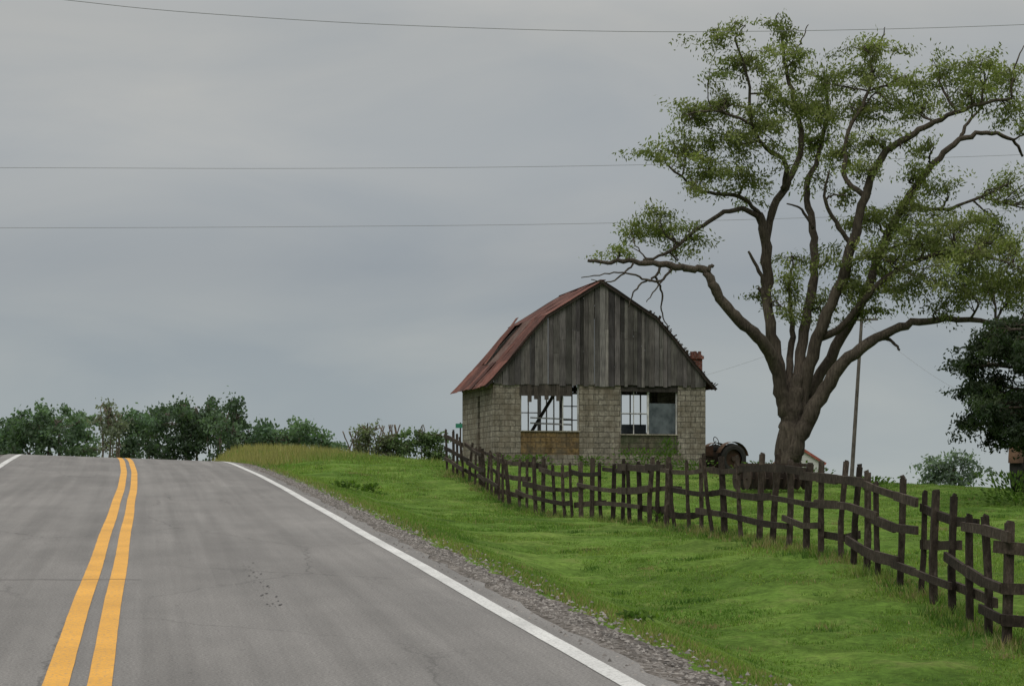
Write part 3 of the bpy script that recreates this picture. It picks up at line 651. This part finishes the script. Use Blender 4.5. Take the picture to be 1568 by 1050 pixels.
# ---------------------------------------------------------------- farm shed (far)
x0,y0,_=W(1236,737,170); z0=W(0,742,170)[2]
sh=empty("farm_shed",(x0-.6,y0,z0)); m=M("white_clapboard",.8,.2); m.base(m.ramp(m.noise(2,4,.6,m.mapc((.3,.3,12))),[(.3,(.34,.34,.33)),(.7,(.52,.52,.50))])); B=Build()
B.box((-1.6,0,-2),(1.9,4,2.0)); B.add([(-1.6,0,2.0),(1.9,0,2.0),(.15,0,3.0)],[(0,1,2)]); B.obj("walls",m.m,sh)
B=Build(); B.beam((-1.9,2,1.8),(.15,2,3.1),4.4,.22,(2.4,1.9,1.9)); B.beam((2.2,2,1.8),(.15,2,3.11),4.4,.22,(2.4,1.9,1.9)); B.obj("red_roof",ROOFM,sh)
B=Build(); B.box((.9,-.03,.1),(1.45,-.005,1.1)); B.box((-1.1,-.03,-2),(-.3,-.005,.8)); B.obj("door_and_window",DARKW,sh)

# ---------------------------------------------------------------- tractors and harrow
def wheel(B,BT,c,r,w):
    c=Vector(c); R=[];n=28
    prof_=[(.62,-.5),(.82,-.55),(.98,-.42),(1.0,0),(.98,.42),(.82,.55),(.62,.5)]
    V=[];Fs=[]
    for i in range(n):
        a=2*math.pi*i/n
        for q,o in prof_:
            k=r*q*(1.0+(.03 if (i%2 and q>.9) else 0)); V.append(c+Vector((math.cos(a)*k,o*w,math.sin(a)*k)))
    m_=len(prof_)
    for i in range(n):
        for j in range(m_-1): Fs.append((i*m_+j,i*m_+j+1,((i+1)%n)*m_+j+1,((i+1)%n)*m_+j))
    BT.add(V,Fs)
    B.tube([c+Vector((0,-w*.2,0)),c+Vector((0,w*.2,0))],[r*.62,r*.62],20,(.8,.6,.4)); B.tube([c+Vector((0,-w*.45,0)),c+Vector((0,w*.45,0))],[r*.16,r*.16],10)
def tractor(name,loc,rz_,sc=1,fc=(1.6,1.3,.9)):
    e=empty(name,loc,rz_); e.scale=(sc,)*3; B=Build();BT=Build()
    for s_ in (-1,1): wheel(B,BT,(0,.75*s_,.68),.68,.34); wheel(B,BT,(2.0,.55*s_,.36),.36,.18)
    B.box((-.35,-.25,.5),(.7,.25,1.0)); B.box((.7,-.2,.55),(1.2,.2,.95)); B.add([(.7,-.26,.8),(.7,.26,.8),(2.15,.22,.8),(2.15,-.22,.8),(.7,-.24,1.28),(.7,.24,1.28),(2.15,.18,1.2),(2.15,-.18,1.2)],[(0,3,2,1),(4,5,6,7),(0,4,7,3),(1,2,6,5),(0,1,5,4),(3,7,6,2)],(1.1,.8,.6))
    B.box((1.2,-.15,.5),(2.05,.15,.8)); B.tube([(2.0,-.55,.36),(2.0,.55,.36)],[.05,.05]); B.tube([(0,-.75,.68),(0,.75,.68)],[.1,.1])
    B.tube([(1.5,.1,1.2),(1.5,.1,2.1)],[.07,.06]); B.tube([(.7,0,1.25),(.4,0,1.5)],[.02,.02]); 
    ring=[(.4+.07*math.sin(a),.2*math.cos(a),1.5+.19*math.sin(a)) for a in [k*math.pi/8 for k in range(17)]]; B.tube(ring,[.018]*17,6)
    B.box((-.35,-.22,1.02),(.1,.22,1.09)); B.box((-.4,-.22,1.09),(-.33,.22,1.4))
    for s_ in (-1,1):
        arc=[Vector((math.cos(a)*.78,0,.68+math.sin(a)*.78)) for a in [math.radians(q) for q in range(20,171,15)]]
        V=[];Fs=[]
        for p in arc: V+= [p+Vector((0,.55*s_,0)),p+Vector((0,.95*s_,0))]
        for i in range(len(arc)-1): Fs.append((2*i,2*i+1,2*i+3,2*i+2))
        B.add(V,Fs,fc)
    B.obj("body_and_hubs",RUST,e); BT.obj("tyres",RUBBER,e); return e
x1=(1108-784)/F*77; tractor("old_tractor",(x1,77,H1(x1,77)+.12),math.radians(205),.85,(2.4,1.9,1.3))
x1=(1603-784)/F*56; tractor("old_tractor.001",(x1,56,H1(x1,56)+.02),math.radians(70),1.05)
x1=(1188-784)/F*54; hr=empty("disc_harrow",(x1,54,H1(x1,54)+.1),math.radians(15)); B=Build()
B.tube([(-.9,0,.3),(.9,0,.3)],[.03,.03]); B.tube([(-.9,.8,.3),(.9,.8,.3)],[.03,.03])
for r_ in (0,.8):
    for k in range(9): B.tube([(-.85+k*.21,r_,.3),(-.83+k*.21,r_,.3)],[.3,.3],18)
for q in ((-.7,.7)): B.beam((q,-.2,.68),(q,1.0,.68),.07,.09)
B.beam((-.9,0,.68),(.9,0,.68),.07,.09); B.beam((-.9,.8,.68),(.9,.8,.68),.07,.09)
for q in (-.7,.7):
    for r_ in (0,.8): B.beam((q,r_,.3),(q,r_,.68),.05,.05)
B.beam((0,0,.68),(.2,-1.2,.5),.07,.07); B.tube([(.3,.4,.7),(.25,.3,1.15)],[.02,.02]); B.obj("harrow_frame",RUST,hr)

# ---------------------------------------------------------------- world and light
w=bpy.data.worlds.new("World"); scene.world=w; w.use_nodes=True; nt=w.node_tree; N_=nt.nodes; L_=nt.links
bg=N_["Background"]; tc=N_.new("ShaderNodeTexCoord"); sx=N_.new("ShaderNodeSeparateXYZ"); L_.new(tc.outputs["Generated"],sx.inputs[0])
ma=N_.new("ShaderNodeMath"); ma.operation='MULTIPLY_ADD'; ma.inputs[1].default_value=.8; ma.inputs[2].default_value=.2; L_.new(sx.outputs[2],ma.inputs[0])
rp=N_.new("ShaderNodeValToRGB"); e=rp.color_ramp.elements
def zp(z): return z*.8+.2
st=[(-.2,(.10,.11,.11)),(.0,(.40,.445,.452)),(.05,(.382,.42,.432)),(.115,(.345,.370,.390)),(.17,(.42,.437,.443)),(.235,(.445,.452,.443)),(.4,(.76,.75,.74)),(1.0,(1.75,1.72,1.66))]
while len(e)<len(st): e.new(.5)
for i,(z,c) in enumerate(st): e[i].position=zp(z); e[i].color=(c[0]/2,c[1]/2,c[2]/2,1)
L_.new(ma.outputs[0],rp.inputs[0])
mp=N_.new("ShaderNodeMapping"); mp.inputs["Scale"].default_value=(3.4,3.4,11); mp.inputs["Location"].default_value=(3.1,1.2,.4); L_.new(tc.outputs["Generated"],mp.inputs[0])
nz=N_.new("ShaderNodeTexNoise"); nz.inputs["Scale"].default_value=1.5; nz.inputs["Detail"].default_value=7; nz.inputs["Roughness"].default_value=.5; nz.inputs["Distortion"].default_value=.5; L_.new(mp.outputs[0],nz.inputs[0])
cr=N_.new("ShaderNodeValToRGB"); cr.color_ramp.elements[0].position=.3; cr.color_ramp.elements[0].color=(.80,.83,.865,1); cr.color_ramp.elements[1].position=.7; cr.color_ramp.elements[1].color=(1,.985,.962,1); L_.new(nz.outputs["Fac"],cr.inputs[0])
def wmix(a,b_,f,mode):
    m_=N_.new("ShaderNodeMix"); m_.data_type='RGBA'; m_.blend_type=mode; m_.inputs[0].default_value=f
    for s_,v_ in ((m_.inputs[6],a),(m_.inputs[7],b_)):
        if hasattr(v_,'is_output'): L_.new(v_,s_)
        else: s_.default_value=v_
    return m_.outputs[2]
c=wmix(rp.outputs[0],cr.outputs[0],1,'MULTIPLY')
c=wmix(c,(2.15,2.15,2.15,1),1,'MULTIPLY')
SE,SR_=math.radians(52),math.radians(200)
sky=N_.new("ShaderNodeTexSky"); sky.sky_type='NISHITA'; sky.sun_disc=False; sky.sun_elevation=SE; sky.sun_rotation=SR_; sky.dust_density=3
sk_=wmix(sky.outputs[0],(.09,.09,.09,1),1,'MULTIPLY')
c=wmix(c,sk_,.06,'MIX'); L_.new(c,bg.inputs[0]); bg.inputs[1].default_value=1.0
sun=bpy.data.lights.new("sun",'SUN'); sun.energy=.95; sun.angle=math.radians(25); sun.color=(1,.96,.9); so=link(bpy.data.objects.new("sun",sun))
dv=Vector((math.sin(SR_)*math.cos(SE),math.cos(SR_)*math.cos(SE),math.sin(SE))); so.rotation_euler=dv.to_track_quat('Z','Y').to_euler(); so.location=(0,0,30)

cam=bpy.data.cameras.new("camera"); co=link(bpy.data.objects.new("camera",cam)); co.location=(0,0,CAMH); co.rotation_euler=(math.radians(90),0,0)
cam.sensor_width=36; cam.lens=36*F/1568; cam.shift_y=(HZ-525)/1568; cam.clip_start=.1; cam.clip_end=6000
scene.camera=co
scene.view_settings.view_transform='Standard'; scene.view_settings.look='None'; scene.view_settings.exposure=0
